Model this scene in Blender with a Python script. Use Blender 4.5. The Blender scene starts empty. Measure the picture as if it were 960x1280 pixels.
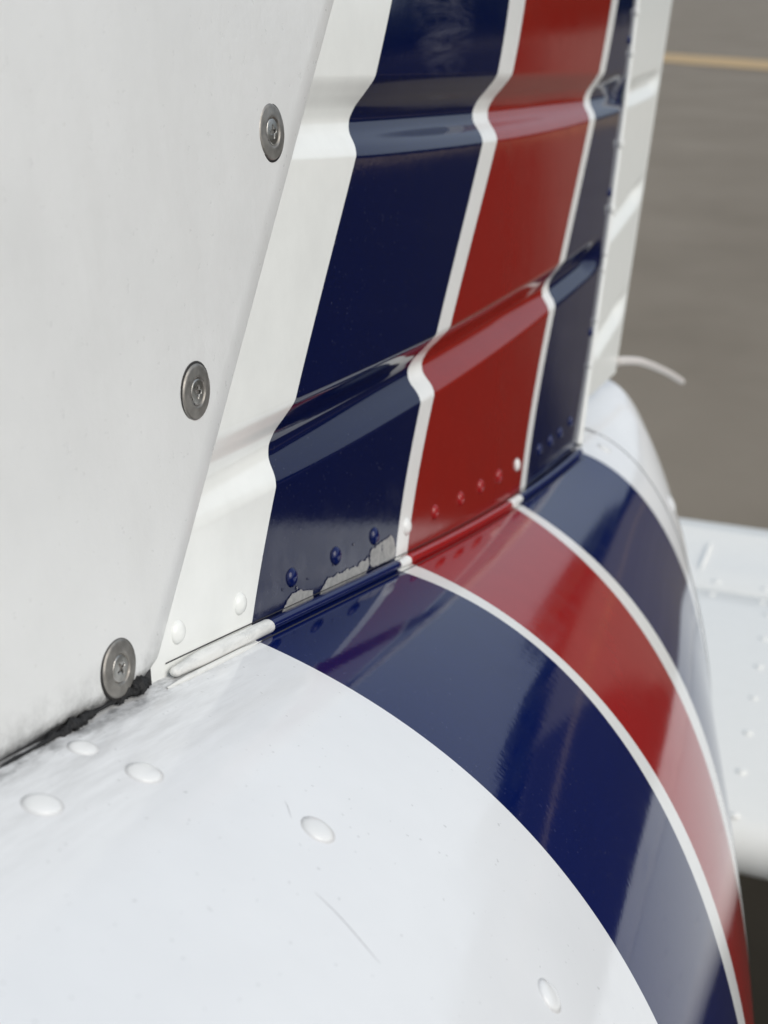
import bpy, bmesh, math, random
import numpy as np
from mathutils import Vector, Matrix
random.seed(7); rng = np.random.default_rng(7)
R = math.radians
sc = bpy.context.scene
col = sc.collection
MM = 0.001

# ------------------------------------------------------------------ camera
P, TH = R(22.5), R(68.6)
fh = Vector((-math.cos(TH), math.sin(TH), 0)); right = Vector((math.sin(TH), math.cos(TH), 0))
fw = fh * math.cos(P) + Vector((0, 0, -math.sin(P))); up = right.cross(fw)
cam = bpy.data.cameras.new('camera'); camo = bpy.data.objects.new('camera', cam); col.objects.link(camo)
m = Matrix((right, up, -fw)).transposed().to_4x4(); m.translation = Vector((0.14605, 0, 0)); camo.matrix_world = m
cam.sensor_width = 36; cam.lens = 36 * 1650 / 1280
cam.clip_start = 0.01; cam.clip_end = 2000
cam.dof.use_dof = True; cam.dof.focus_distance = 0.335; cam.dof.aperture_fstop = 19.0; cam.dof.aperture_blades = 0
sc.camera = camo

# ------------------------------------------------------------------ light
SUN_EL, SUN_AZ = R(38), R(105)          # azimuth measured from +Y towards +X
w = bpy.data.worlds.new('World'); sc.world = w; w.use_nodes = True
nt = w.node_tree; bg = nt.nodes['Background']
sky = nt.nodes.new('ShaderNodeTexSky'); sky.sky_type = 'NISHITA'; sky.sun_disc = False
sky.sun_elevation = SUN_EL; sky.sun_rotation = SUN_AZ; sky.dust_density = 3.0; sky.air_density = 1.0; sky.ozone_density = 1.0
hs = nt.nodes.new('ShaderNodeHueSaturation'); hs.inputs['Saturation'].default_value = 0.45
cl = nt.nodes.new('ShaderNodeMix'); cl.data_type = 'RGBA'; cl.inputs[0].default_value = 0.65       # thin even cloud over the clear sky
cl.inputs[7].default_value = (3.1, 3.75, 4.5, 1)
nt.links.new(sky.outputs[0], hs.inputs['Color']); nt.links.new(hs.outputs[0], cl.inputs[6]); nt.links.new(cl.outputs[2], bg.inputs['Color'])
bg.inputs['Strength'].default_value = 0.15
sl = bpy.data.lights.new('sun', 'SUN'); sl.energy = 1.5; sl.angle = R(50); sl.color = (1.0, 0.93, 0.83)
so = bpy.data.objects.new('sun', sl); col.objects.link(so)
sd = Vector((math.sin(SUN_AZ) * math.cos(SUN_EL), math.cos(SUN_AZ) * math.cos(SUN_EL), math.sin(SUN_EL)))
so.rotation_euler = sd.to_track_quat('Z', 'Y').to_euler(); so.location = (0, 0, 5)
sc.view_settings.view_transform = 'Standard'; sc.view_settings.look = 'None'
sc.view_settings.exposure = 0.02; sc.view_settings.gamma = 1.0

# ------------------------------------------------------------------ materials
def mat(name, base, rough=0.3, metal=0.0, coat=0.0):
    mt = bpy.data.materials.new(name); mt.use_nodes = True
    b = mt.node_tree.nodes['Principled BSDF']
    b.inputs['Base Color'].default_value = (*base, 1); b.inputs['Roughness'].default_value = rough
    b.inputs['Metallic'].default_value = metal; b.inputs['Coat Weight'].default_value = coat; b.inputs['Coat Roughness'].default_value = 0.04
    return mt
class NB:
    """small node builder"""
    def __init__(s, mt):
        s.nt = mt.node_tree; s.b = s.nt.nodes['Principled BSDF']
        s.tc = s.nt.nodes.new('ShaderNodeTexCoord').outputs['Object']
    def n(s, t, **kw):
        nd = s.nt.nodes.new(t)
        for k, v in kw.items():
            if k in nd.inputs.keys() if isinstance(k, str) else False: nd.inputs[k].default_value = v
            else: setattr(nd, k, v)
        return nd
    def l(s, a, b): s.nt.links.new(a, b)
    def noise(s, scale, detail=3, rough=.5, vec=None, dist=0):
        nd = s.nt.nodes.new('ShaderNodeTexNoise'); nd.inputs['Scale'].default_value = scale; nd.inputs['Detail'].default_value = detail
        nd.inputs['Roughness'].default_value = rough; nd.inputs['Distortion'].default_value = dist
        s.l(vec if vec is not None else s.tc, nd.inputs['Vector']); return nd.outputs['Fac']
    def scaled(s, sx, sy, sz, rot=(0, 0, 0)):
        mp = s.nt.nodes.new('ShaderNodeMapping'); mp.inputs['Scale'].default_value = (sx, sy, sz); mp.inputs['Rotation'].default_value = rot
        s.l(s.tc, mp.inputs['Vector']); return mp.outputs[0]
    def ramp(s, fac, stops):
        nd = s.nt.nodes.new('ShaderNodeValToRGB'); e = nd.color_ramp.elements
        while len(e) < len(stops): e.new(0.5)
        for el, (p, c) in zip(e, stops):
            el.position = p; el.color = (c, c, c, 1) if not isinstance(c, tuple) else (*c, 1)
        s.l(fac, nd.inputs['Fac']); return nd.outputs['Color']
    def mix(s, fac, a, b, mode='MIX'):
        nd = s.nt.nodes.new('ShaderNodeMix'); nd.data_type = 'RGBA'; nd.blend_type = mode
        for sock, v in ((nd.inputs[0], fac), (nd.inputs[6], a), (nd.inputs[7], b)):
            if isinstance(v, (int, float)): sock.default_value = v
            elif isinstance(v, tuple): sock.default_value = (*v, 1)
            else: s.l(v, sock)
        return nd.outputs[2]
    def math(s, op, a, b=0.0, c=None):
        nd = s.nt.nodes.new('ShaderNodeMath'); nd.operation = op
        for i, v in enumerate((a, b) if c is None else (a, b, c)):
            if isinstance(v, (int, float)): nd.inputs[i].default_value = v
            else: s.l(v, nd.inputs[i])
        return nd.outputs[0]
    def sep(s):
        nd = s.nt.nodes.new('ShaderNodeSeparateXYZ'); s.l(s.tc, nd.inputs[0]); return nd.outputs
    def bump(s, h, strength, dist):
        nd = s.nt.nodes.new('ShaderNodeBump'); nd.inputs['Strength'].default_value = strength; nd.inputs['Distance'].default_value = dist
        s.l(h, nd.inputs['Height']); s.l(nd.outputs[0], s.b.inputs['Normal'])
    def color(s, c): s.l(c, s.b.inputs['Base Color'])
    def rough(s, c): s.l(c, s.b.inputs['Roughness'])

def paint(name, base, rough, dust=0.0, peel=0.000012, spec=.5, smear=False, mottle=.07):
    mt = mat(name, base, rough); k = NB(mt); k.b.inputs['Specular IOR Level'].default_value = spec
    n1 = k.noise(60, 5, .6); n2 = k.noise(900, 2)
    c = k.mix(k.ramp(n1, [(.35, 0.0), (.75, 1.0)]), base, tuple(min(1, x * (1 - mottle) + .0008 * dust) for x in base))
    # fine scattered specks of dust or chips
    sp = k.ramp(k.noise(1400, 0), [(.80, 0.0), (.83, 1.0)])
    c = k.mix(k.math('MULTIPLY', sp, .25 * dust), c, (.55, .55, .55))
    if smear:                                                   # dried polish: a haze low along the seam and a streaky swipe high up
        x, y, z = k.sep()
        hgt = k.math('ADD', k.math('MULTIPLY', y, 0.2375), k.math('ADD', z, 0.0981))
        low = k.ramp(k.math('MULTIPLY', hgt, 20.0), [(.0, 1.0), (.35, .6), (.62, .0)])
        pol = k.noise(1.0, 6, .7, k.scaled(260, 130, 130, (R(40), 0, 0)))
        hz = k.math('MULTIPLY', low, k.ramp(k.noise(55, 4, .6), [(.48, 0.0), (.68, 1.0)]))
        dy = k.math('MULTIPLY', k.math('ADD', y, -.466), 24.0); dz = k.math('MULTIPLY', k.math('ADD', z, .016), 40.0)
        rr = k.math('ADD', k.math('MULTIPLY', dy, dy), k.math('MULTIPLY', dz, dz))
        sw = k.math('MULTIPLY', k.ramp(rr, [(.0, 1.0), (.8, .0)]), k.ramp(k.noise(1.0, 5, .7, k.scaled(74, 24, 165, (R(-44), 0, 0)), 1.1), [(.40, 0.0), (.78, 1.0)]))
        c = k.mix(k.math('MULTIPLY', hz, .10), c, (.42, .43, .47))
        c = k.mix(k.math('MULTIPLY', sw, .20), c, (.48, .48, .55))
    k.color(c)
    if peel: k.rough(k.ramp(n1, [(.3, rough * .8), (.8, rough * 1.5)]))
    h = k.math('ADD', k.noise(350, 2), k.math('MULTIPLY', n2, .25))
    if peel: k.bump(h, 1.0, peel)
    return mt
M_white = paint('gloss_white_paint', (.80, .805, .80), .10, peel=.000012)
M_pin = paint('pinstripe_white_paint', (.80, .80, .78), .14)
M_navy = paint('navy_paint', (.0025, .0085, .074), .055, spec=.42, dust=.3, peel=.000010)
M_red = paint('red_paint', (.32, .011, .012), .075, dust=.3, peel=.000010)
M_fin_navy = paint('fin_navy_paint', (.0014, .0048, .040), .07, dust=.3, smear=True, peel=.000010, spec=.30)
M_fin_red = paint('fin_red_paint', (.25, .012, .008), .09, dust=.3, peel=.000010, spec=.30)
M_fin_white = paint('fin_white_paint', (.86, .87, .84), .17, peel=.000018)
M_rudder = paint('rudder_white_paint', (.78, .79, .76), .25, peel=0, mottle=.02)
M_stab = paint('stabilizer_white_paint', (.85, .84, .80), .3, peel=0, mottle=.02)

def fairing_mat():
    mt = mat('fairing_satin_white', (.73, .735, .725), .34); k = NB(mt)
    x, y, z = k.sep()
    big = k.noise(25, 5, .6); fine = k.noise(260, 4, .65)
    streak = k.noise(1.0, 4, .6, k.scaled(60, 60, 14))
    c = k.mix(k.ramp(big, [(.35, 0.0), (.7, 1.0)]), (.745, .75, .74), (.70, .705, .695))
    c = k.mix(k.math('MULTIPLY', k.ramp(streak, [(.5, 0.0), (.8, 1.0)]), .35), c, (.64, .64, .625))
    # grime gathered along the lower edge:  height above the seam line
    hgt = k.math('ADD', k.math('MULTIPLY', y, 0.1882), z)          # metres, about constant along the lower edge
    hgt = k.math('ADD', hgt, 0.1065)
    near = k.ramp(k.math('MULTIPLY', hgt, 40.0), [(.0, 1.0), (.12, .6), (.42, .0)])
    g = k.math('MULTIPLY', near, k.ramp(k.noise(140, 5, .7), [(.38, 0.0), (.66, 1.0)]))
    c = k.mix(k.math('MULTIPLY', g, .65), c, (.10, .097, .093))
    c = k.mix(k.math('MULTIPLY', k.ramp(k.noise(700, 1), [(.74, 0.0), (.8, 1.0)]), .25), c, (.5, .49, .46))
    line = k.math('MULTIPLY', k.ramp(k.math('MULTIPLY', hgt, 160.0), [(.0, 1.0), (.5, .0)]), k.ramp(k.noise(210, 5, .7), [(.40, 0.0), (.58, 1.0)]))
    c = k.mix(k.math('MULTIPLY', line, .9), c, (.03, .03, .03))
    k.color(c); k.rough(k.ramp(fine, [(.3, .26), (.7, .42)]))
    k.bump(k.math('ADD', fine, k.math('MULTIPLY', big, 2.0)), 1.0, .00012)
    return mt
M_fair = fairing_mat()

def body_white():
    mt = mat('fuselage_gloss_white', (.80, .81, .82), .09); k = NB(mt)
    x, y, z = k.sep()
    n1 = k.noise(30, 5, .6)
    c = k.mix(k.ramp(n1, [(.35, 0.0), (.75, 1.0)]), (.80, .81, .82), (.765, .775, .785))
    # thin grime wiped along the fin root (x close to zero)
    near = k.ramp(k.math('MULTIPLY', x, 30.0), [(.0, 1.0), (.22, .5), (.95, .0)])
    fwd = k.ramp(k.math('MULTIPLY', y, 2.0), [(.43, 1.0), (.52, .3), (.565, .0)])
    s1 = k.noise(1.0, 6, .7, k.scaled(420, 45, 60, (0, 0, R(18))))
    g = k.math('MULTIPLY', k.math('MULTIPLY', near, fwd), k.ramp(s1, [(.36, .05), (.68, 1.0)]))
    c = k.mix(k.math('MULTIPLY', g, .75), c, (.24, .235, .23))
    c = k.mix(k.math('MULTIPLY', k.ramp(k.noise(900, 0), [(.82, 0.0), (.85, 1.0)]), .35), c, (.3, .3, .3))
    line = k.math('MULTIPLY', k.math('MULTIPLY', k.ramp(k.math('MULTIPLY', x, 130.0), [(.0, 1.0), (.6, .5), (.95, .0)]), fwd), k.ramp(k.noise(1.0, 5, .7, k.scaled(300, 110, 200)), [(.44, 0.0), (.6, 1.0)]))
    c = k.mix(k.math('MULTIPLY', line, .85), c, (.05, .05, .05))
    k.color(c); k.rough(k.ramp(k.noise(120, 4, .6), [(.3, .07), (.8, .15)]))
    k.bump(k.math('ADD', k.noise(320, 2), k.math('MULTIPLY', k.noise(11, 2), 45.0)), 1.0, .000012)
    return mt
M_body = body_white()
def steel(name, base, rough):
    mt = mat(name, base, rough, 1.0); k = NB(mt)
    n = k.noise(900, 4, .65); n2 = k.noise(180, 3)
    k.color(k.mix(k.ramp(n2, [(.35, 0.0), (.7, 1.0)]), base, tuple(x * .62 for x in base)))
    k.rough(k.ramp(n, [(.3, rough * .8), (.7, rough * 1.3)])); k.bump(n, 1.0, .00004)
    return mt
M_wash = steel('dull_washer_steel', (.45, .425, .39), .5)
M_screw = steel('screw_steel', (.62, .60, .56), .30)
M_dark = mat('recess_dark', (.02, .018, .017), .7)  # even dark tone for the screw's cross recess and the ring under the washer
M_bare = steel('bare_weathered_aluminium', (.47, .465, .45), .55)
M_bare.node_tree.nodes['Principled BSDF'].inputs['Metallic'].default_value = .35
_k = NB(M_bare); _n = _k.noise(420, 5, .7)
_k.color(_k.mix(_k.ramp(_n, [(.38, 0.0), (.62, 1.0)]), (.33, .33, .325), (.47, .465, .45)))
M_seal = mat('black_sealant', (.013, .013, .014), .62)
_k = NB(M_seal); _k.bump(_k.noise(800, 4, .7), 1.0, .0006)
M_dome = paint('rivet_white_paint', (.80, .805, .80), .13)
M_rim = mat('rivet_rim_dirt', (.66, .66, .66), .5)
M_gap = mat('dark_gap', (.03, .03, .032), .8)
M_wick = mat('wick_plastic', (.62, .58, .55), .4)
M_rodw = paint('worn_white_rod_paint', (.76, .76, .73), .3)
_k = NB(M_rodw)
_g = _k.ramp(_k.noise(1.0, 5, .65, _k.scaled(500, 70, 240)), [(.5, 0.0), (.72, 1.0)])
_k.color(_k.mix(_k.math('MULTIPLY', _g, .6), (.77, .77, .74), (.42, .43, .43)))

# ------------------------------------------------------------------ object helpers
def prop(o, label=None, cat=None, kind=None, group=None):
    if label: o['label'] = label
    if cat: o['category'] = cat
    if kind: o['kind'] = kind
    if group: o['group'] = group
    return o
def mesh_obj(name, verts, faces, mt, parent=None, smooth=True):
    me = bpy.data.meshes.new(name); me.from_pydata([tuple(v) for v in verts], [], faces); me.update()
    if smooth: me.polygons.foreach_set('use_smooth', [True] * len(me.polygons))
    o = bpy.data.objects.new(name, me); col.objects.link(o)
    if mt: me.materials.append(mt)
    if parent: o.parent = parent
    return o
def grid(name, X, mt, parent, flip=False, close=False):
    """X: (a, b, 3) array in mm -> one quad sheet"""
    a, b = X.shape[:2]
    V = X.reshape(-1, 3) * MM
    i = np.arange(a - 1)[:, None] * b + np.arange(b - 1)[None, :]
    F = np.stack([i, i + 1, i + b + 1, i + b], -1).reshape(-1, 4)
    if close:
        j = np.arange(a - 1) * b; F = np.concatenate([F, np.stack([j + b - 1, j, j + b, j + 2 * b - 1], -1)])
    if flip: F = F[:, ::-1]
    return mesh_obj(name, V.tolist(), F.tolist(), mt, parent)
def empty(name, parent=None):
    o = bpy.data.objects.new(name, None); col.objects.link(o); o.empty_display_size = .02
    if parent: o.parent = parent
    return o
def copy_of(src, parent):
    o = src.copy(); col.objects.link(o); o.parent = parent; return o
def frame(pos_mm, nrm, spin=0.0, s=1.0):
    n = Vector(nrm).normalized(); t = Vector((0, 0, 1)) - n * n.z
    t.normalize(); b = t.cross(n)
    mx = Matrix((b, t, n)).transposed().to_4x4() @ Matrix.Rotation(spin, 4, 'Z') @ Matrix.Scale(s, 4)
    mx.translation = Vector(pos_mm) * MM
    return mx
def lathe(prof, seg=32):
    """prof: list of (radius, height) mm; returns grid (rows, seg, 3)"""
    a = np.linspace(0, 2 * np.pi, seg, endpoint=False)
    return np.array([[(r * math.cos(t), r * math.sin(t), h) for t in a] for r, h in prof], float)
def tube(path, rad, seg=14):
    path = np.asarray(path, float); rad = np.broadcast_to(np.asarray(rad, float), (len(path),))
    T = np.gradient(path, axis=0); T /= np.linalg.norm(T, axis=1)[:, None]
    ref = np.array([1.0, 0.05, 0.1]); A = ref - (T @ ref)[:, None] * T; A /= np.linalg.norm(A, axis=1)[:, None]
    B = np.cross(T, A); a = np.linspace(0, 2 * np.pi, seg, endpoint=False)
    return path[:, None, :] + rad[:, None, None] * (np.cos(a)[None, :, None] * A[:, None, :] + np.sin(a)[None, :, None] * B[:, None, :])
def round_rod(p0, p1, r, r0=True, r1=True, n=24):
    p0, p1 = np.array(p0, float), np.array(p1, float); L = np.linalg.norm(p1 - p0); d = (p1 - p0) / L
    s, rad = [], []
    if r0:
        for k in np.linspace(0, np.pi / 2, 6): s.append(r * (1 - math.cos(k))); rad.append(max(.02, r * math.sin(k)))
    else: s += [0.0, .02]; rad += [.02, r]
    for t in np.linspace(r, L - r, n): s.append(t); rad.append(r)
    if r1:
        for k in np.linspace(np.pi / 2, 0, 6): s.append(L - r * (1 - math.cos(k))); rad.append(max(.02, r * math.sin(k)))
    else: s += [L - .02, L]; rad += [r, .02]
    s = np.maximum.accumulate(np.array(s)) + np.arange(len(s)) * 1e-4
    return tube(p0 + s[:, None] * d, rad)

# ------------------------------------------------------------------ shape of the fuselage tail and fin (mm)
# measured outlines, in millimetres (fin: y aft, z up;  fuselage: angle round the hull, distance along it)
D = {
 'b1': [[412.7, -10.0], [394.6, -31.4], [373.9, -51.9], [318.4, -109.5], [300.0, -130.0], [277.4, -161.2]],
 'w1a': [[548.8, -12.9], [533.3, -38.8], [500.2, -65.0], [485.1, -82.3], [443.1, -120.1], [418.2, -141.3], [393.1, -169.5], [384.4, -186.6]],
 'w1b': [[577.7, -13.5], [551.8, -40.0], [518.2, -67.1], [500.8, -84.7], [456.8, -124.3], [432.8, -144.1], [404.9, -173.9], [395.3, -189.7]],
 'w2a': [[756.6, -17.3], [724.3, -52.1], [693.9, -75.5], [659.8, -108.8], [625.5, -134.1], [598.2, -153.7], [574.5, -187.5], [544.0, -218.2]],
 'w2b': [[776.5, -17.8], [738.8, -53.1], [705.5, -76.7], [669.7, -110.2], [633.7, -135.7], [611.4, -156.8], [584.1, -190.4], [552.9, -221.4]],
 'end': [[827.0, -18.8], [805.0, -61.9], [771.3, -103.1], [750.5, -120.2], [734.5, -142.0], [718.5, -172.3], [692.3, -201.9], [675.4, -219.6], [656.8, -239.4]],
 'tr': [[962.2, -21.7], [938.5, -58.7], [902.6, -93.9], [862.3, -126.8], [824.4, -168.0], [795.6, -189.4], [780.3, -225.6]],
 'rb': [[683.4, -219.7], [780.3, -228.1]],
 'g1u': [[343.1, -28.2], [394.5, -31.8], [540.8, -39.9], [728.4, -51.2], [809.9, -57.8]],
 'g1b': [[331.7, -48.5], [371.1, -53.0], [500.3, -63.8], [521.3, -64.6], [690.1, -74.7], [790.4, -77.6]],
 'g2u': [[274.4, -105.5], [320.0, -109.5], [440.0, -122.3], [454.8, -124.4], [623.0, -134.8], [736.9, -135.8]],
 'g2b': [[299.5, -130.2], [417.2, -141.9], [432.9, -143.6], [608.3, -155.3], [710.7, -154.3]],
 'riv': [[240.6, -145.7], [272.1, -152.9], [303.6, -159.3], [334.8, -165.8], [366.4, -172.0], [396.1, -180.4], [425.9, -186.5], [456.6, -192.6], [483.2, -197.3], [510.1, -202.3], [539.6, -207.4], [579.7, -213.6], [601.7, -216.4], [621.7, -218.7], [644.8, -220.0]],
 'bead': [[807.5, -70.1], [923.1, -70.4], [750.1, -140.3], [856.8, -131.0], [713.4, -198.4], [795.6, -191.9]],
 'chip': [[296.6, -166.7], [300.9, -164.4], [310.8, -164.9], [317.1, -168.5], [320.9, -173.1], [325.1, -173.4], [328.7, -170.8], [336.1, -175.1], [345.6, -177.4], [355.5, -180.1], [361.7, -177.9], [380.9, -184.3], [384.2, -188.0]],
 'wash': [[212.0, -140.1], [258.9, -92.0], [312.3, -39.1]],
 'fedge': [[365.4, -9.0], [292.1, -84.0], [233.7, -144.3]],
 'fbot': [[170.0, -138.5], [185.1, -141.2], [196.1, -143.3], [207.7, -146.5], [229.5, -149.7]],
 'lb': [-0.23752213221754814, -98.078177750686],
 's_bl': [[0.123, 301.2], [0.188, 299.1], [0.251, 298.6], [0.356, 299.6], [0.468, 300.8], [0.575, 303.2], [0.682, 304.8], [0.773, 304.2]],
 's_w1b': [[0.112, 411.5], [0.206, 411.3], [0.3, 412.1], [0.434, 415.5], [0.591, 416.4], [0.728, 414.6], [0.847, 412.7], [0.932, 409.8], [1.005, 408.2]],
 's_w1a': [[0.109, 424.5], [0.22, 421.9], [0.336, 421.6], [0.463, 422.1], [0.602, 428.0], [0.748, 431.8], [0.882, 431.5], [1.015, 428.6], [1.052, 430.3]],
 's_w2a': [[0.136, 556.5], [0.251, 545.6], [0.398, 537.2], [0.561, 533.4], [0.692, 531.6], [0.81, 529.8], [0.907, 524.7]],
 's_w2b': [[0.138, 565.0], [0.254, 557.5], [0.409, 552.0], [0.581, 552.2], [0.721, 553.4], [0.852, 557.1], [0.948, 547.8]],
 's_b2': [[0.142, 698.4], [0.268, 696.5], [0.427, 699.3], [0.574, 701.4], [0.708, 715.3]],
 'brivets': [[0.129, 213.483], [0.19, 214.545], [0.16, 189.179], [0.343, 231.408], [0.616, 253.87], [0.575, 763.769], [0.212, 720.704]],
 'scratch': [[0.378, 212.759], [0.457, 210.105]],
 'q': [-41.86291, -3.30832, -48.41312, 184.41161, -4.50183, 286.7112, 0.1308, 2.28537, -0.08343, 2.02076],
 'cs': [-7.4385359e-13, 1.5754032e-09, -9.0461097e-07, 0.00011182321, 0.0083468785, -101.86499],
 'YM': 388.1137891925452,
 'yend': 1029.4185053184412,
 'YTE': 1343.310607096388,
 'YLE': 751.5270605863011,
 'wick': [[-3, 780, -223], [4, 800, -228], [10, 825, -238], [16, 850, -249], [21, 880, -263]],
 'seal': [[168.8, -137.9], [183.6, -141.1], [193.1, -142.9], [200.5, -143.8], [206.4, -145.4], [214.3, -146.9], [221.0, -147.9], [226.2, -148.6], [231.6, -149.3]],
 'strow': [[93.71371891419791, 808.5989613265766], [90.17310269977605, 865.775239239001], [88.28305440751161, 917.9237487483316], [86.9818969752334, 968.7537828096891]],
 'line': [[-3.937061927894402, 23.407865261119515], [-2.1756358674031353, 22.152420491484584], [-1.891745631197531, 19.603977027262175], [-3.450881984316011, 20.694276291055843]],
}
X0 = -25.0
AXT = R(12.0)                                    # the tail's axis runs down towards the rear
CA, SA = math.cos(AXT), math.sin(AXT)
TILT = -0.069927                                    # the fin leans a little
YA = 60.0; Q = D['q']; YM = D['YM']
def lin(f):
    def g(y):
        y = np.asarray(y, float); yc = np.maximum(y, YA); s = (f(YA + 1.0) - f(YA))
        return f(yc) + np.minimum(y - YA, 0) * s
    return g
seam_l = lin(lambda y: np.polyval(D['cs'], y))
pW = lin(lambda y: np.maximum(np.polyval(Q[0:4], (y - YM) / 400), 2.0)); pH = lin(lambda y: np.polyval(Q[4:6], (y - YM) / 400))
pN = lambda y: np.polyval(Q[6:8], (np.maximum(y, YA) - YM) / 400); pM = lambda y: np.polyval(Q[8:10], (np.maximum(y, YA) - YM) / 400)
def hull(th, y, off=0.0):
    th, y = np.broadcast_arrays(np.asarray(th, float), np.asarray(y, float))
    W, H, n, mm_ = pW(y), pH(y), pN(y), pM(y)
    a = np.clip(-X0 / np.maximum(W, 26), 0, .36)
    zc = seam_l(y) - H * (1 - a ** n) ** (1 / mm_)
    W = W + 11.0 * np.exp(-((y - 780) / 75.0) ** 2)
    e = np.clip((y - 800) / (896 - 800), 0, 1)                 # rounded tail end
    e = np.sqrt(np.maximum(1 - e ** 2.0, 1e-4)); W, H0 = W * e, H; H = H * (.35 + .65 * e); zc = zc + .8 * (H0 - H) - 6 * (1 - e)
    W, H = W + off, H + off
    s, c = np.sin(th), np.cos(th)
    x = X0 + W * np.sign(s) * np.abs(s) ** (2 / n)
    z = zc + H * np.sign(c) * np.abs(c) ** (2 / mm_)
    return np.stack([x, y * CA + z * SA, z * CA - y * SA], -1)
_y = np.linspace(-950, D['yend'], 900); _sz = seam_l(_y)
_sy, _sz = _y * CA + _sz * SA, _sz * CA - _y * SA
zseam = lambda y: np.interp(y, _sy, _sz)                 # height of the corner line at a distance y aft
def fin_base(y, z): return TILT * (z - (D['lb'][0] * y + D['lb'][1]))
FN = Vector((1, TILT * D['lb'][0], -TILT)).normalized()
def hull_frame(th, y, s=1.0, spin=0.0, lift=0.0):
    p = hull(th, y); a = hull(th + .01, y) - hull(th - .01, y); b = hull(th, y + 2) - hull(th, y - 2)
    n = np.cross(b, a); n /= np.linalg.norm(n)
    if n[0] < 0: n = -n
    return frame(p + n * lift, n, spin, s)

def curve(pts, deg):
    p = np.array(pts, float); c = np.polyfit(p[:, 0], p[:, 1], deg); lo, hi = p[0, 0], p[-1, 0]
    dlo, dhi = np.polyval(np.polyder(c), lo), np.polyval(np.polyder(c), hi)
    def f(t):
        t = np.asarray(t, float); tc = np.clip(t, lo, hi)
        return np.polyval(c, tc) + np.where(t < lo, (t - lo) * dlo, 0) + np.where(t > hi, (t - hi) * dhi * .3, 0)
    return f
yb = [lambda t: np.full_like(np.asarray(t, float), -900.0)] + [curve(D[k], d) for k, d in (('s_bl', 3), ('s_w1b', 3), ('s_w1a', 3), ('s_w2a', 3), ('s_w2b', 3), ('s_b2', 1))] + \
     [lambda t: np.full_like(np.asarray(t, float), 738.0), lambda t: np.full_like(np.asarray(t, float), 895.0)]
# theta where the skin meets the fin face x = 0
def th_seam(y):
    W = np.maximum(pW(y), 26); return np.arcsin(np.clip(-X0 / W, 0, .36) ** (pN(y) / 2))

# ------------------------------------------------------------------ the aeroplane
plane = empty('airplane')
prop(plane, 'white light airplane tail with navy and red stripes across its fin and fuselage', 'airplane')

# --- fuselage tail: one band of skin per paint colour, so that each has its own clean edge
fus = empty('tail_cone', plane)
names = ['white_skin', 'navy_stripe', 'white_pinstripe', 'red_stripe', 'white_pinstripe', 'navy_stripe', 'white_skin', 'tail_cap']
mats = [M_body, M_navy, M_pin, M_red, M_pin, M_navy, M_body, M_body]
ncol = [150, 40, 8, 50, 8, 50, 14, 60]
for i, nm in enumerate(names):
    r = 260
    v = np.linspace(0, 1, r); u = np.linspace(0, 1, ncol[i])
    if i == 0: u = 1 - (1 - u) ** 2.0
    th = np.full((r, ncol[i]), .12) + 0 * v[:, None]
    y = np.zeros_like(th)
    for it in range(6):
        a, b = yb[i](th), yb[i + 1](th)
        y = a + (b - a) * u[None, :]
        t0 = th_seam(y) - .02
        if i == 7: t0 = np.minimum(t0, .0)
        th = t0 + (math.pi - t0) * (v[:, None] ** 1.25)
    grid(nm, hull(th, y, .4 if i == 7 else 0.0), mats[i], fus, flip=True)
# far side and the strip under the fin
th = np.linspace(.16, -math.pi, 140)[:, None] + np.zeros((1, 120)); y = np.linspace(-900, 895.0, 120)[None, :] + np.zeros((140, 1))
grid('far_side_skin', hull(th, y, -.6), M_body, fus)

# --- fin
fin = empty('fin', plane)
def zline(pts, deg):
    p = np.array(pts, float); c = np.polyfit(p[:, 1], p[:, 0], deg); lo, hi = p[:, 1].min(), p[:, 1].max()
    def f(z):
        zc = np.clip(z, lo - 5, hi + 5); d = np.polyder(c)
        return np.polyval(c, zc) + (z - zc) * np.polyval(d, zc)
    return f
e0 = zline(D['fedge'], 1)          # fairing edge
b1, w1a, w2a = (zline(D[k], 3) for k in ('b1', 'w1a', 'w2a'))
def beside(base, pts):                                     # the far edge of a pinstripe: an even, slowly widening band
    p = np.array(pts); c = np.polyfit(p[:, 1], p[:, 0] - base(p[:, 1]), 1); return lambda z: base(z) + np.polyval(c, z)
w1b, w2b = beside(w1a, D['w1b']), beside(w2a, D['w2b'])
end = zline(D['end'], 2)
ZT = 90.0
def pchip(xs, ys):
    xs = np.array(xs, float); ys = np.array(ys, float); h = np.diff(xs); d = np.diff(ys) / h
    mm_ = np.zeros_like(xs); mm_[0], mm_[-1] = d[0], d[-1]
    for i in range(1, len(xs) - 1):
        if d[i - 1] * d[i] > 0:
            w1, w2 = 2 * h[i] + h[i - 1], h[i] + 2 * h[i - 1]; mm_[i] = (w1 + w2) / (w1 / d[i - 1] + w2 / d[i])
    def f(x):
        x = np.clip(x, xs[0], xs[-1]); i = np.clip(np.searchsorted(xs, x) - 1, 0, len(h) - 1); t = (x - xs[i]) / h[i]
        return ((1 + 2 * t) * (1 - t) ** 2 * ys[i] + t * (1 - t) ** 2 * h[i] * mm_[i] + t * t * (3 - 2 * t) * ys[i + 1] + t * t * (t - 1) * h[i] * mm_[i + 1])
    return f
prof = pchip([0, .04, .22, .42, .55, .66, .90, .985, 1.0], [0, .04, .42, .88, 1.0, .90, .16, .01, 0])
def gline(pts, y0, z0):
    p = np.array([[y0, z0]] + pts); c = np.polyfit(p[:, 0], p[:, 1], 2); lo, hi = p[0, 0], p[-1, 0]; d = np.polyder(c)
    return lambda y: np.polyval(c, np.clip(y, lo, hi)) + np.polyval(d, np.clip(y, lo, hi)) * (y - np.clip(y, lo, hi))
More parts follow.
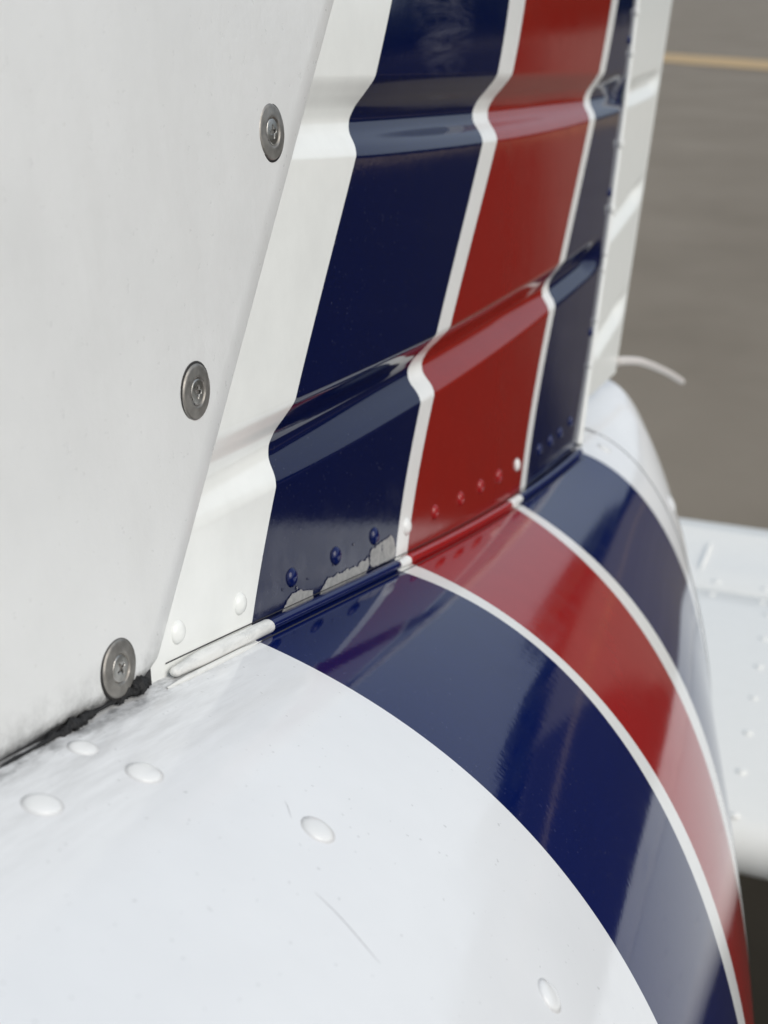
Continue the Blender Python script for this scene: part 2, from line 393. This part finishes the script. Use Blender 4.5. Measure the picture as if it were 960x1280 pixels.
g_top = [gline(D['g1u'], 200, -18.4), gline(D['g2u'], 200, -98.2)]
g_bot = [gline(D['g1b'], 200, -33.7), gline(D['g2b'], 200, -119.1)]
def smooth(a, b, x):
    t = np.clip((x - a) / (b - a), 0, 1); return t * t * (3 - 2 * t)
def g_depth(k, y):
    if k == 0: return 7.0 * smooth(200, 490, y) ** .8 * (1 - .25 * smooth(600, 720, y)) * (1 - smooth(778, 808, y))
    return 7.5 * smooth(170, 420, y) ** .8 * (1 - .25 * smooth(530, 620, y)) * (1 - smooth(692, 726, y))
def fin_x(y, z):
    x = fin_base(y, z)
    for k in range(2):
        a, b = g_top[k](y), g_bot[k](y); t = (a - z) / (a - b)
        x = x - g_depth(k, y) * np.where((t > 0) & (t < 1), prof(np.clip(t, 0, 1)), 0)
    return x + .08 * np.sin(y / 41.0 + z / 60.0)       # slight dishing of the sheet between the beads
def fin_band(name, fl, fr, nc, mt, zoff=-4.0):
    nr = 640
    v = np.linspace(0, 1, nr)[:, None]; u = np.linspace(0, 1, nc)[None, :]
    z = np.full((nr, nc), -100.0)
    for it in range(12):
        y = fl(z) + (fr(z) - fl(z)) * u
        z = zseam(y) + zoff + (ZT - zseam(y) - zoff) * v
    return grid(name, np.stack([fin_x(y, z), y, z], -1), mt, fin)
fin_band('white_skin', lambda z: e0(z) - 22, b1, 30, M_fin_white)
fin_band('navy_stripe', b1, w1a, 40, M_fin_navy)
fin_band('white_pinstripe', w1a, w1b, 6, M_pin)
fin_band('red_stripe', w1b, w2a, 46, M_fin_red)
fin_band('white_pinstripe', w2a, w2b, 6, M_pin)
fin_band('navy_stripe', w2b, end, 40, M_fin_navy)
# far face, rear closing web and the front part of the fin hidden by the fairing
nr = 60; z = np.linspace(-1, 1, nr)[:, None]
v = np.linspace(0, 1, 80)[:, None]; u = np.linspace(0, 1, 60)[None, :]
z = np.full((80, 60), -100.0)
for it in range(12):
    y = e0(z) - 230 + (end(z) - e0(z) + 230) * u; z = zseam(y) - 4 + (ZT - zseam(y) + 4) * v
grid('far_side_skin', np.stack([-50.0 - fin_base(y, z), y, z], -1), M_fin_white, fin, flip=True)
zz = np.linspace(-236, ZT, 60)[:, None]; xx = np.linspace(-50, -9, 8)[None, :]
grid('rear_web', np.stack([np.clip(xx, -50 - fin_base(end(zz), zz), fin_base(end(zz), zz) - 8), end(zz) - 1.5 + 0 * xx, zz + 0 * xx], -1), M_fin_white, fin)

# rivets along the lower edge of the fin skin
riv_prof = [(3.05, -.2), (3.0, .08), (2.75, .5), (2.2, 1.0), (1.4, 1.32), (.6, 1.45), (.01, 1.48)]
rv = list(zip(D['riv'], 'wwnnnprrrrpnnnn'))
RM = {'w': M_fin_white, 'n': M_navy, 'r': M_red, 'p': M_pin}
proto = {}
def fin_rivet(y, z, c, s=1.0):
    if c not in proto:
        o = grid('rivet', lathe(riv_prof, 24), RM[c], fin, close=True); proto[c] = o
    else: o = copy_of(proto[c], fin)
    o.matrix_world = frame((float(fin_x(np.array(y), np.array(z))), y, z), FN + Vector((0, random.uniform(-.04, .04), random.uniform(-.04, .04))), random.uniform(0, 6), s)
for (y, z), c in rv: fin_rivet(y, z, c, random.uniform(.95, 1.05))
for z in (-12, -40, -118, -185): fin_rivet(float(end(np.array(float(z)))) - 9, z, 'n', .9)
# rivets seen along the rear edge: painted white where the edge turns
# --- bare metal where the navy paint has flaked off above the hinge rod
flakes = [[(291.8, -168.0), (296.2, -165.7), (299.2, -164.1), (302.4, -163.6), (304.9, -164.2), (308.0, -164.7), (310.4, -166.2), (313.3, -167.4), (316.2, -168.8), (316.1, -172.3), (305.7, -170.3), (295.4, -167.9), (292.3, -167.7)], [(319.9, -173.7), (321.2, -171.4), (324.4, -170.5), (327.7, -169.8), (331.5, -171.2), (335.0, -171.4), (338.4, -172.8), (341.9, -172.9), (344.4, -174.1), (348.7, -174.8), (350.3, -176.1), (354.0, -175.3), (356.5, -176.5), (359.9, -176.1), (360.1, -179.5), (355.7, -181.4), (347.0, -179.9), (335.0, -177.2), (324.6, -175.0)], [(360.8, -177.2), (362.6, -175.0), (366.4, -175.7), (370.8, -176.2), (376.1, -176.9), (380.5, -177.2), (383.2, -179.6), (384.2, -184.3), (382.6, -186.4), (373.1, -184.0), (363.6, -182.0), (360.8, -180.5)]]
for _ in range(9):                                      # stray flecks
    fy0 = rng.uniform(flakes[0][0][0], flakes[2][6][0]); fz0 = float(zseam(fy0)) + rng.uniform(5, 15); fr_ = rng.uniform(.25, .7)
    flakes.append([(fy0 + fr_ * rng.uniform(.5, 1.3) * math.cos(t), fz0 + fr_ * rng.uniform(.5, 1.2) * math.sin(t)) for t in np.linspace(0, 6.28, 6)[:-1]])
for fi_, poly in enumerate(flakes):
    n = len(poly); pts = []
    for a in range(n):                                  # ragged outline
        p, q = np.array(poly[a]), np.array(poly[(a + 1) % n])
        for t in np.linspace(0, 1, 6 if fi_ < 3 else 3)[:-1]:
            w_ = p + (q - p) * t; pts.append(w_ + rng.normal(0, .15 if fi_ < 3 else .05, 2))
    bm = bmesh.new(); top = [bm.verts.new(((.16 + float(fin_x(np.array(p[0]), np.array(p[1])))) * MM, p[0] * MM, p[1] * MM)) for p in pts]
    f = bm.faces.new(top); bmesh.ops.triangulate(bm, faces=[f])
    me = bpy.data.meshes.new('bare_metal_patch'); bm.to_mesh(me); bm.free(); me.materials.append(M_bare)
    o = bpy.data.objects.new('bare_metal_patch', me); col.objects.link(o); o.parent = fin; o['label'] = 'grey bare metal patch where navy paint flaked off'
    pa = np.array([(.26 + float(fin_x(np.array(p[0]), np.array(p[1]))), p[0], p[1]) for p in pts + pts[:1]])                # raised broken edge of the paint film
    e = grid('paint_edge', tube(pa, rng.uniform(.02, .09, len(pa)), 5), M_navy, fin, close=True)

# --- hinge rod lying in the corner between fin and fuselage
rod = empty('hinge_rod', plane)
def rp(y): return (1.9, y, float(zseam(y)) + 1.6)
def curved_rod(y0, y1, r, c0, c1):
    G = round_rod((0, y0, 0), (0, y1, 0), r, c0, c1, 40); ys = G[..., 1].mean(1); base = np.array([rp(v_) for v_ in ys])
    if c0 and r == 2.05:                                   # the worn end is squeezed flatter
        k_ = (.66 + .34 * smooth(0, 16, ys - ys[0]))[:, None]; G[..., 0] *= k_; G[..., 2] = G[..., 2] * k_ - .5 * (1 - k_) * r
    out = G.copy(); out[..., 0] += base[:, None, 0]; out[..., 2] += base[:, None, 2]
    return out
for y0, y1, mt, nm, rr, c0, c1 in [(232.6, 284.3, M_rodw, 'white_segment', 2.05, True, True), (282.3, 380.0, M_navy, 'navy_segment', 1.75, False, False), (379.5, 391.6, M_pin, 'white_segment', 2.05, True, True),
                        (389.7, 517.9, M_red, 'red_segment', 1.85, False, False), (517.4, 535.1, M_pin, 'white_segment', 2.1, True, True), (534.1, 654.1, M_navy, 'navy_segment', 1.85, False, True)]:
    grid(nm, curved_rod(y0, y1, rr, c0, c1), mt, rod, close=True)
# lip of the lower skin in front of the rod end
ys = np.linspace(226.6, 274.3, 40)
lip = np.array([(4.1, v_, float(zseam(v_)) - .35) for v_ in ys]); grid('rod_bracket', tube(lip, np.minimum(.75, .2 + .06 * (ys - 226.6)) * np.minimum(1, .05 + (274.3 - ys) / 12)), M_rodw, rod, close=True)
gy = np.linspace(D['fbot'][-1][0] + 4, D['riv'][-1][0] + 8, 60); gp2 = np.array([(.15 + float(fin_x(np.array(v_), np.array(float(zseam(v_)) + 3.25))), v_, float(zseam(v_)) + 3.25) for v_ in gy]); grid('joint_line', tube(gp2, .16, 8), M_gap, rod, close=True)
yl_ = gy * CA - zseam(gy) * SA; gp3 = hull(th_seam(yl_) + 3.5 / pW(yl_), yl_, .02); grid('joint_line', tube(gp3, .2, 8), M_gap, rod, close=True)

# --- satin white fairing panel with three screws
fair = empty('fairing', plane)
fb = lambda y: np.interp(y, [-300, 100, 170.0, 185.1, 196.1, 207.7, 229.5, 254.5], [-44.5, -124.5, -138.5, -141.2, -143.3, -146.5, -149.7, -155.7])
nr, nc = 200, 120
v = np.linspace(0, 1, nr)[:, None]; s = np.concatenate([np.linspace(0, .88, 50), np.linspace(.885, 1, 70)])[None, :]
z = np.full((nr, nc), -100.0)
for it in range(14):
    yl = e0(z) - 190; yr = e0(z) + (z + 100) * .0
    y = yl + (yr - yl) * s; z = fb(y) + (ZT - fb(y)) * v
dist = yr - y
x = 2.1 - 2.0 * np.clip(1 - dist / 13.0, 0, 1) ** 1.8 - .15 * np.sin(z / 33.0) * smooth(5, 40, dist)
lo = z - fb(y); x = x - 1.0 * (1 - smooth(0, 3.0, lo))
x = x + fin_base(y, z)
A = np.stack([x, y + 0 * z, z + 0 * y], -1)
edge = A[:, -1:, :].copy(); edge[..., 0] -= 2.0
bot = A[:1].copy(); bot[..., 0] -= 3.5
A2 = np.concatenate([A, edge], 1); b2_ = np.concatenate([bot, edge[:1]], 1)
grid('fairing_panel', np.concatenate([b2_, A2], 0), M_fair, fair)
wp = [(8.2, -.3), (8.05, .25), (7.75, .62), (7.2, .72), (5.2, .95), (4.55, 1.05), (4.25, .95), (4.1, .55), (3.95, .35), (3.7, .35), (.3, .35)]
gp = [(8.75, -.3), (8.75, .06), (8.2, .22), (8.0, .2)]
# screw head with a cross recess
rads = np.concatenate([np.linspace(.0, 2.4, 30)[1:] , [2.7, 3.0, 3.3, 3.6, 3.85, 3.95]]); na = 96
ang = np.linspace(0, 2 * np.pi, na, endpoint=False)
hx = rads[:, None] * np.cos(ang); hy = rads[:, None] * np.sin(ang)
def cross_d(x, y):
    arm = lambda a, b: np.maximum(np.abs(a) - 2.0, np.abs(b) - (.68 - .12 * np.abs(a)))
    return np.minimum(arm(x, y), arm(y, x))
cd = cross_d(hx, hy)
hz = 1.05 - .035 * rads[:, None] ** 2 * .6 - np.clip(-cd / .18, 0, 1) * (1.25 - .45 * rads[:, None]).clip(.15) + .0 * hx
hz[-1] = .3; hz[-2] = .55
head = np.stack([hx, hy, hz], -1)
ws = D['wash']
def dark_recess(o):
    o.data.materials.append(M_dark)
    for p in o.data.polygons:
        c0 = p.center / MM
        if math.hypot(c0.x, c0.y) < 2.6 and cross_d(np.array(c0.x), np.array(c0.y)) < -.12: p.material_index = 1
first = None
for k, (y, z) in enumerate(ws):
    if k == 0:
        a_ = grid('washer', lathe(wp, 64), M_wash, fair, close=True); c_ = grid('screw', head, M_screw, fair, close=True); dark_recess(c_)
        d_ = grid('washer_gasket', lathe(gp, 64), M_dark, fair, close=True)
        first = (a_, c_, d_); objs = first
    else: objs = tuple(copy_of(o, fair) for o in first)
    nrm = FN + Vector((0, random.uniform(-.03, .03), random.uniform(-.03, .03)))
    for o, dx in zip(objs, (0, 0, 0)):
        o.matrix_world = frame((2.05 + float(fin_base(y, z)), y, z), nrm, (.35, -.15, .1)[k] + (random.uniform(-.1, .1)), 7.15 / 8.05 * (.90, .93, .97)[k])

# --- black sealant squeezed out below the fairing, and a dark strip standing in for the gap's shade
seal = empty('sealant', plane)
def blob(path, rad, nm):
    pa = []
    for i in range(len(path) - 1):
        for t in np.linspace(0, 1, 22)[:-1]: pa.append(np.array(path[i]) * (1 - t) + np.array(path[i + 1]) * t)
    pa.append(np.array(path[-1])); pa = np.array(pa)
    rr = np.interp(np.linspace(0, 1, len(pa)), np.linspace(0, 1, len(rad)), rad)
    ph = rng.uniform(0, 6, 6); q_ = np.arange(len(pa))
    rr = rr * (1 + .22 * np.sin(q_ * .55 + ph[0]) + .16 * np.sin(q_ * .23 + ph[1]) + .12 * np.sin(q_ * 1.3 + ph[2]))
    pa = pa + np.stack([0 * q_, .3 * np.sin(q_ * .4 + ph[3]), .35 * np.sin(q_ * .31 + ph[4])], -1) * np.minimum(1, rr)[:, None]
    G = tube(pa, rr, 22); G = G + rng.normal(0, .13, G.shape) * np.minimum(1, rr / 1.2)[:, None, None]
    return grid(nm, G, M_seal, seal, close=True)
def sp(y, dz=0.0, dx=0.0): z = float(np.interp(y, [168.8, 183.6, 193.1, 200.5, 206.4, 214.3, 221.0, 226.2, 231.6], [-137.9, -141.1, -142.9, -143.8, -145.4, -146.9, -147.9, -148.6, -149.3])) + dz - .7; return (2.0 + dx + float(fin_base(y, z)), y, z)
blob([sp(178), sp(184), sp(191), sp(197), sp(203)], [.1, .35, .75, 1.15, 1.0, .1], 'sealant_bead')
blob([sp(207), sp(211), sp(216, .8), sp(220), sp(223)], [.15, .6, 1.1, 1.75, 1.4, .15], 'sealant_bead')
blob([sp(130, 6), sp(166), sp(181), sp(203), sp(221)], [.3, .32, .35, .35, .3], 'sealant_line')
ys = np.linspace(-200, 226, 90)
gk = np.stack([np.stack([.7 + fin_base(ys, fb(ys)), ys, fb(ys) + 1.5], -1), np.stack([np.full_like(ys, .5), ys, zseam(ys) - 2], -1)], 0)
grid('gap_shade', gk, M_gap, seal)

# --- rivets on the fuselage top
bp_ = [(4.45, -.3), (4.40, .03), (4.02, .05), (3.92, .22), (3.7, .48), (3.1, .78), (2.2, 1.0), (1.1, 1.10), (.01, 1.12)]
ring_p = [(5.1, -.3), (5.05, .035), (4.5, .045), (4.1, .05)]
first = None
for (th_, y), s in zip(D['brivets'], [0.74, 0.9, 0.9, 0.9, 0.9, 1.15, 1.0]):
    if first is None:
        a_ = grid('rivet', lathe(bp_, 40), M_dome, fus, close=True); first = a_; o = a_
        a_.data.materials.append(M_rim)
        for p in a_.data.polygons:
            c0 = p.center / MM
            if math.hypot(c0.x, c0.y) > 3.93: p.material_index = 1
    else: o = copy_of(first, fus)
    o.matrix_world = hull_frame(th_, y, s, random.uniform(0, 6), .7 if y > 738 else 0)

# fine scratches in the white paint
M_scr = mat('scratched_paint', (.42, .42, .43), .5)
for (ta, ya), (tb, yb_), wd in [((D['scratch'][0]), (D['scratch'][1]), .16), ((.300, 233), (.318, 229), .09)]:
    tt_ = np.linspace(0, 1, 24); cen = hull(ta + (tb - ta) * tt_, ya + (yb_ - ya) * tt_ + .25 * np.sin(tt_ * 5), .02)
    dirv = np.gradient(cen, axis=0); side = np.cross(dirv, np.array([.5, 0, .85])); side /= np.linalg.norm(side, axis=1)[:, None]
    hw = (wd * np.sin(np.pi * np.clip(tt_, .02, .98)) ** .6)[:, None]
    grid('scratch', np.stack([cen - side * hw, cen + side * hw], 0), M_scr, fus)

# --- rudder behind the fin, with its own beads
rud = empty('rudder', plane)
tr = zline(D['tr'], 1)
lead = lambda z: end(z) + 3.5
nr, nc = 420, 60
v = np.linspace(0, 1, nr)[:, None]; u = np.linspace(0, 1, nc)[None, :]
zb = lambda u: -219.7 + -8.4 * u
z = zb(u) + (ZT - zb(u)) * v
y = lead(z) + (tr(z) - lead(z)) * u
x = -1.0 + fin_base(y, z)
def bead(y0, z0, y1, z1, hw, dep):
    sl = (z1 - z0) / (y1 - y0); t = (y - y0) / (y1 - y0); zc_ = z0 + sl * (y - y0); d = (z - zc_) / hw
    return -dep * np.where(np.abs(d) < 1, .5 + .5 * np.cos(np.pi * np.clip(d, -1, 1)), 0) * smooth(-.15, .1, t)
x = x + (bead(807.5, -70.1, 923.1, -70.4, 9, 4) + bead(750.1, -140.3, 856.8, -131.0, 9, 5) + bead(713.4, -198.4, 795.6, -191.9, 9, 5)) * (1 - smooth(.80, .99, u))
grid('rudder_skin', np.stack([x, y, z], -1), M_rudder, rud)
grid('far_side_skin', np.stack([-1.0 + fin_base(y, z) - 42 * (1 - u) - 2.5, y, z], -1), M_rudder, rud, flip=True)
cap = np.stack([np.stack([x[:, -1], y[:, -1], z[:, -1]], -1), np.stack([fin_base(y, z)[:, -1] - 3.5, y[:, -1], z[:, -1]], -1)], 1); grid('trailing_edge', cap, M_rudder, rud)
lo_ = np.stack([np.stack([x[0], y[0], z[0]], -1), np.stack([fin_base(y, z)[0] - 3.5 - 42 * (1 - u[0]), y[0], z[0]], -1)], 0); grid('lower_rib', lo_, M_rudder, rud)
# folded white lip at the joint of fin and rudder
zz = np.concatenate([np.linspace(-238, -212, 8), np.linspace(-208, 90, 40)])
pa = np.stack([fin_base(end(zz), zz) + .2, end(zz) + 1.0, zz], -1); grid('hinge_lip', tube(pa, np.interp(zz, [-238, -208, 90], [2.4, 1.8, 1.3])), M_rudder, rud, close=True)
first = None
for zk in (-8, -26, -48, -95, -128, -150, -158, -182, -203):
    pz = zk; yk = float(end(np.array(float(zk)))) + .5
    if first is None: first = grid('hinge_knuckle', lathe([(.02, 3.2), (2.0, 3.0), (2.6, 2.2), (2.6, -2.2), (2.0, -3.0), (.02, -3.2)], 16), M_rudder, rud, close=True); o = first
    else: o = copy_of(first, rud)
    o.matrix_world = Matrix.Translation(Vector((.2 + float(fin_base(yk, pz)), yk, pz)) * MM) @ Matrix.Rotation(-.12, 4, 'X') @ Matrix.Scale(random.uniform(.7, 1.05), 4)

# --- static wick at the lower rear corner of the rudder
wk = np.array([(-5, 772, -222)] + [tuple(v) for v in D['wick']], float)
tt = np.linspace(0, 1, 40); k_ = np.linspace(0, 1, len(wk)); pa = np.stack([np.interp(tt, k_, wk[:, i]) for i in range(3)], -1)
for _ in range(6): pa[1:-1] = (pa[:-2] + pa[1:-1] * 2 + pa[2:]) / 4
grid('static_wick', tube(pa, np.interp(tt, [0, .02, .97, 1], [.1, 2.7, 2.1, .1])), M_wick, plane, close=True)

# --- horizontal stabilizer and elevator
def slab(name, sec, x0, x1, nx, mt, parent):
    sec = np.array(sec, float); xs = np.linspace(x0, x1, nx)
    X = np.stack([np.stack([np.full(len(sec), xx_), sec[:, 0], sec[:, 1]], -1) for xx_ in xs], 0)
    o = grid(name, X, mt, parent, close=True)
    return o
ZS = -550.0; YL, YT = D['YLE'] + 38, D['YTE']; CH = YT - YL; YH = YL + .70 * CH; YB = YT - 30
stab = empty('stabilizer', plane)
le = [(YL + 22 * (1 - math.cos(a)), ZS - 22 + 22 * math.sin(a)) for a in np.linspace(-math.pi / 2, math.pi / 2, 17)]
slab('stabilizer_skin', le + [(YL + 60, ZS + 1.5), (YL + .3 * CH, ZS + 4), (YL + .5 * CH, ZS + 4), (YH - 40, ZS + 1), (YH - 6, ZS - 1), (YH - 3, ZS - 4), (YH - 3, ZS - 40), (YL + .4 * CH, ZS - 46), (YL + 60, ZS - 45)], -1700, 1700, 40, M_stab, stab)
slab('elevator', [(YH + 1, ZS - 5), (YH + 4, ZS - 2.6), (YH + 60, ZS - 2.0), (YB - 8, ZS - 1.0), (YB - 4, ZS + 1.6), (YB + 5, ZS + 1.6), (YB + 9, ZS - 1.0), (YT - 4, ZS - 1), (YT, ZS - 3), (YT, ZS - 10), (YH + 60, ZS - 30), (YH + 4, ZS - 38)], -1700, 1700, 40, M_stab, stab)
sp_ = [(4.0, -.2), (3.9, .4), (3.1, 1.1), (1.9, 1.6), (.01, 1.8)]
first = None
def stab_top(y): return float(np.interp(y, [YL + 22, YL + 60, YL + .3 * CH, YL + .5 * CH, YH - 40, YH - 6, YH + 4, YH + 60, YB - 8], [ZS, ZS + 1.5, ZS + 4, ZS + 4, ZS + 1, ZS - 1, ZS - 2.6, ZS - 2, ZS - 1]))
rx = 92.5
spots = [(rx - (.042 * (yy_ - 809)), yy_) for yy_ in np.arange(809, YH - 20, 54)] + [(xx_, YL + 62) for xx_ in range(170, 900, 52)] + [(xx_, YH - 16) for xx_ in range(-160, 900, 46)] + [(xx_, YH + 18) for xx_ in range(-160, 900, 46)] + [(360, yy_) for yy_ in np.arange(830, YH - 20, 54)]
for xx_, yy_ in spots:
    if first is None: first = grid('rivet', lathe(sp_, 14), M_stab, stab, close=True); o = first
    else: o = copy_of(first, stab)
    o.matrix_world = Matrix.Translation(Vector((xx_, yy_, stab_top(yy_))) * MM) @ Matrix.Scale(random.uniform(.9, 1.1), 4)
# stiffeners pressed into the elevator
for xx_ in range(-100, 900, 105):
    pa = np.array([(xx_, yy_, stab_top(yy_) + .2) for yy_ in np.linspace(YH + 36, YB - 26, 12)]); grid('elevator_bead', tube(pa, [.1, 1.5, 2.2, 2.4, 2.5, 2.5, 2.5, 2.5, 2.4, 2.2, 1.5, .1], 10), M_stab, stab, close=True)

# ------------------------------------------------------------------ the ground
ZG = -1.35
def asphalt():
    mt = mat('worn_asphalt', (.17, .155, .135), .8); k = NB(mt)
    n = k.noise(.9, 7, .62); f = k.noise(140, 3, .6)
    k.b.inputs['Specular IOR Level'].default_value = .25
    c = k.mix(k.ramp(n, [(.3, 0.0), (.7, 1.0)]), (.225, .185, .138), (.30, .252, .195))
    c = k.mix(k.math('MULTIPLY', k.ramp(f, [(.35, 0.0), (.7, 1.0)]), .5), c, (.15, .13, .108))
    k.color(c); k.bump(f, 1.0, .004)
    return mt
S = 900
gnd = mesh_obj('ground', [(-S, -S, ZG), (S, -S, ZG), (S, S, ZG), (-S, S, ZG)], [(0, 1, 2, 3)], asphalt(), smooth=False)
prop(gnd, kind='structure')
ly = mat('faded_yellow_marking', (.50, .30, .10), .7); k = NB(ly)
k.color(k.mix(k.ramp(k.noise(3, 5, .7), [(.3, 0.0), (.75, 1.0)]), (.58, .38, .16), (.42, .30, .17)))
dk = mat('asphalt_with_shade', (.022, .021, .020), .9); dk.node_tree.nodes['Principled BSDF'].inputs['Specular IOR Level'].default_value = .03
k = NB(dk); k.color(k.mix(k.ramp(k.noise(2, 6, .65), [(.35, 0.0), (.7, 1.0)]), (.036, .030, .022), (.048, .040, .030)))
apron = mesh_obj('dark_asphalt_and_shade', [(-.9, -8, ZG + .004), (14, -8, ZG + .004), (40, 90, ZG + .004), (21, 90, ZG + .004), (1.2, 5.3, ZG + .004), (.8, 3.9, ZG + .004), (.25, 3.2, ZG + .004), (.11, 2.5, ZG + .004), (-.9, 2.2, ZG + .004)], [(0, 1, 2, 3, 4, 5, 6, 7, 8)], dk, smooth=False); prop(apron, kind='structure')  # dark ground read from reflections; its near end is the aircraft's shade, painted in
lp = [Vector((x_, y_, ZG + .008)) for x_, y_ in D['line']]
dn, df = (lp[2] - lp[3]).normalized(), (lp[1] - lp[0]).normalized(); dd = (dn + df).normalized()
pn, pf = (lp[2] + lp[3]) / 2, (lp[0] + lp[1]) / 2
pm = (pn + pf) / 2; pn, pf = pm + (pn - pm) * .78, pm + (pf - pm) * .78
pts = [pn - dd * 60, pn + dd * 60, pf + dd * 60, pf - dd * 60]
ml = mesh_obj('taxiway_line', pts, [(0, 1, 2, 3)], ly, smooth=False); prop(ml, kind='structure')

# ------------------------------------------------------------------ unseen trees beyond the apron, added to darken the paint's reflections
def added_treeline():
    r2 = np.random.default_rng(3); V, F = [], []
    t_ = (1 + 5 ** .5) / 2
    ico = np.array([(-1, t_, 0), (1, t_, 0), (-1, -t_, 0), (1, -t_, 0), (0, -1, t_), (0, 1, t_), (0, -1, -t_), (0, 1, -t_), (t_, 0, -1), (t_, 0, 1), (-t_, 0, -1), (-t_, 0, 1)]) / 1.9
    fi = [(0, 11, 5), (0, 5, 1), (0, 1, 7), (0, 7, 10), (0, 10, 11), (1, 5, 9), (5, 11, 4), (11, 10, 2), (10, 7, 6), (7, 1, 8), (3, 9, 4), (3, 4, 2), (3, 2, 6), (3, 6, 8), (3, 8, 9), (4, 9, 5), (2, 4, 11), (6, 2, 10), (8, 6, 7), (9, 8, 1)]
    for k_ in range(900):
        u_ = r2.uniform(0, 1); az = R(3) + R(72) * u_; d_ = r2.uniform(108, 124)
        hmax = 5.2 + 1.6 * math.sin(az * 31) + 1.2 * math.sin(az * 67 + 1)
        rad = r2.uniform(.9, 2.0); c_ = np.array([math.sin(az) * d_, math.cos(az) * d_, ZG + rad * .6 + r2.uniform(0, max(.3, hmax - rad))])
        b = len(V); V += (c_ + ico * rad * r2.uniform(.75, 1.25, (12, 3))).tolist(); F += [tuple(i + b for i in f) for f in fi]
    lf = mat('dark_foliage', (.035, .05, .022), .8)
    o = mesh_obj('unseen_treeline', V, F, lf, smooth=False); prop(o, 'unseen row of dark trees added to darken the reflections', 'added_treeline', 'stuff')
added_treeline()
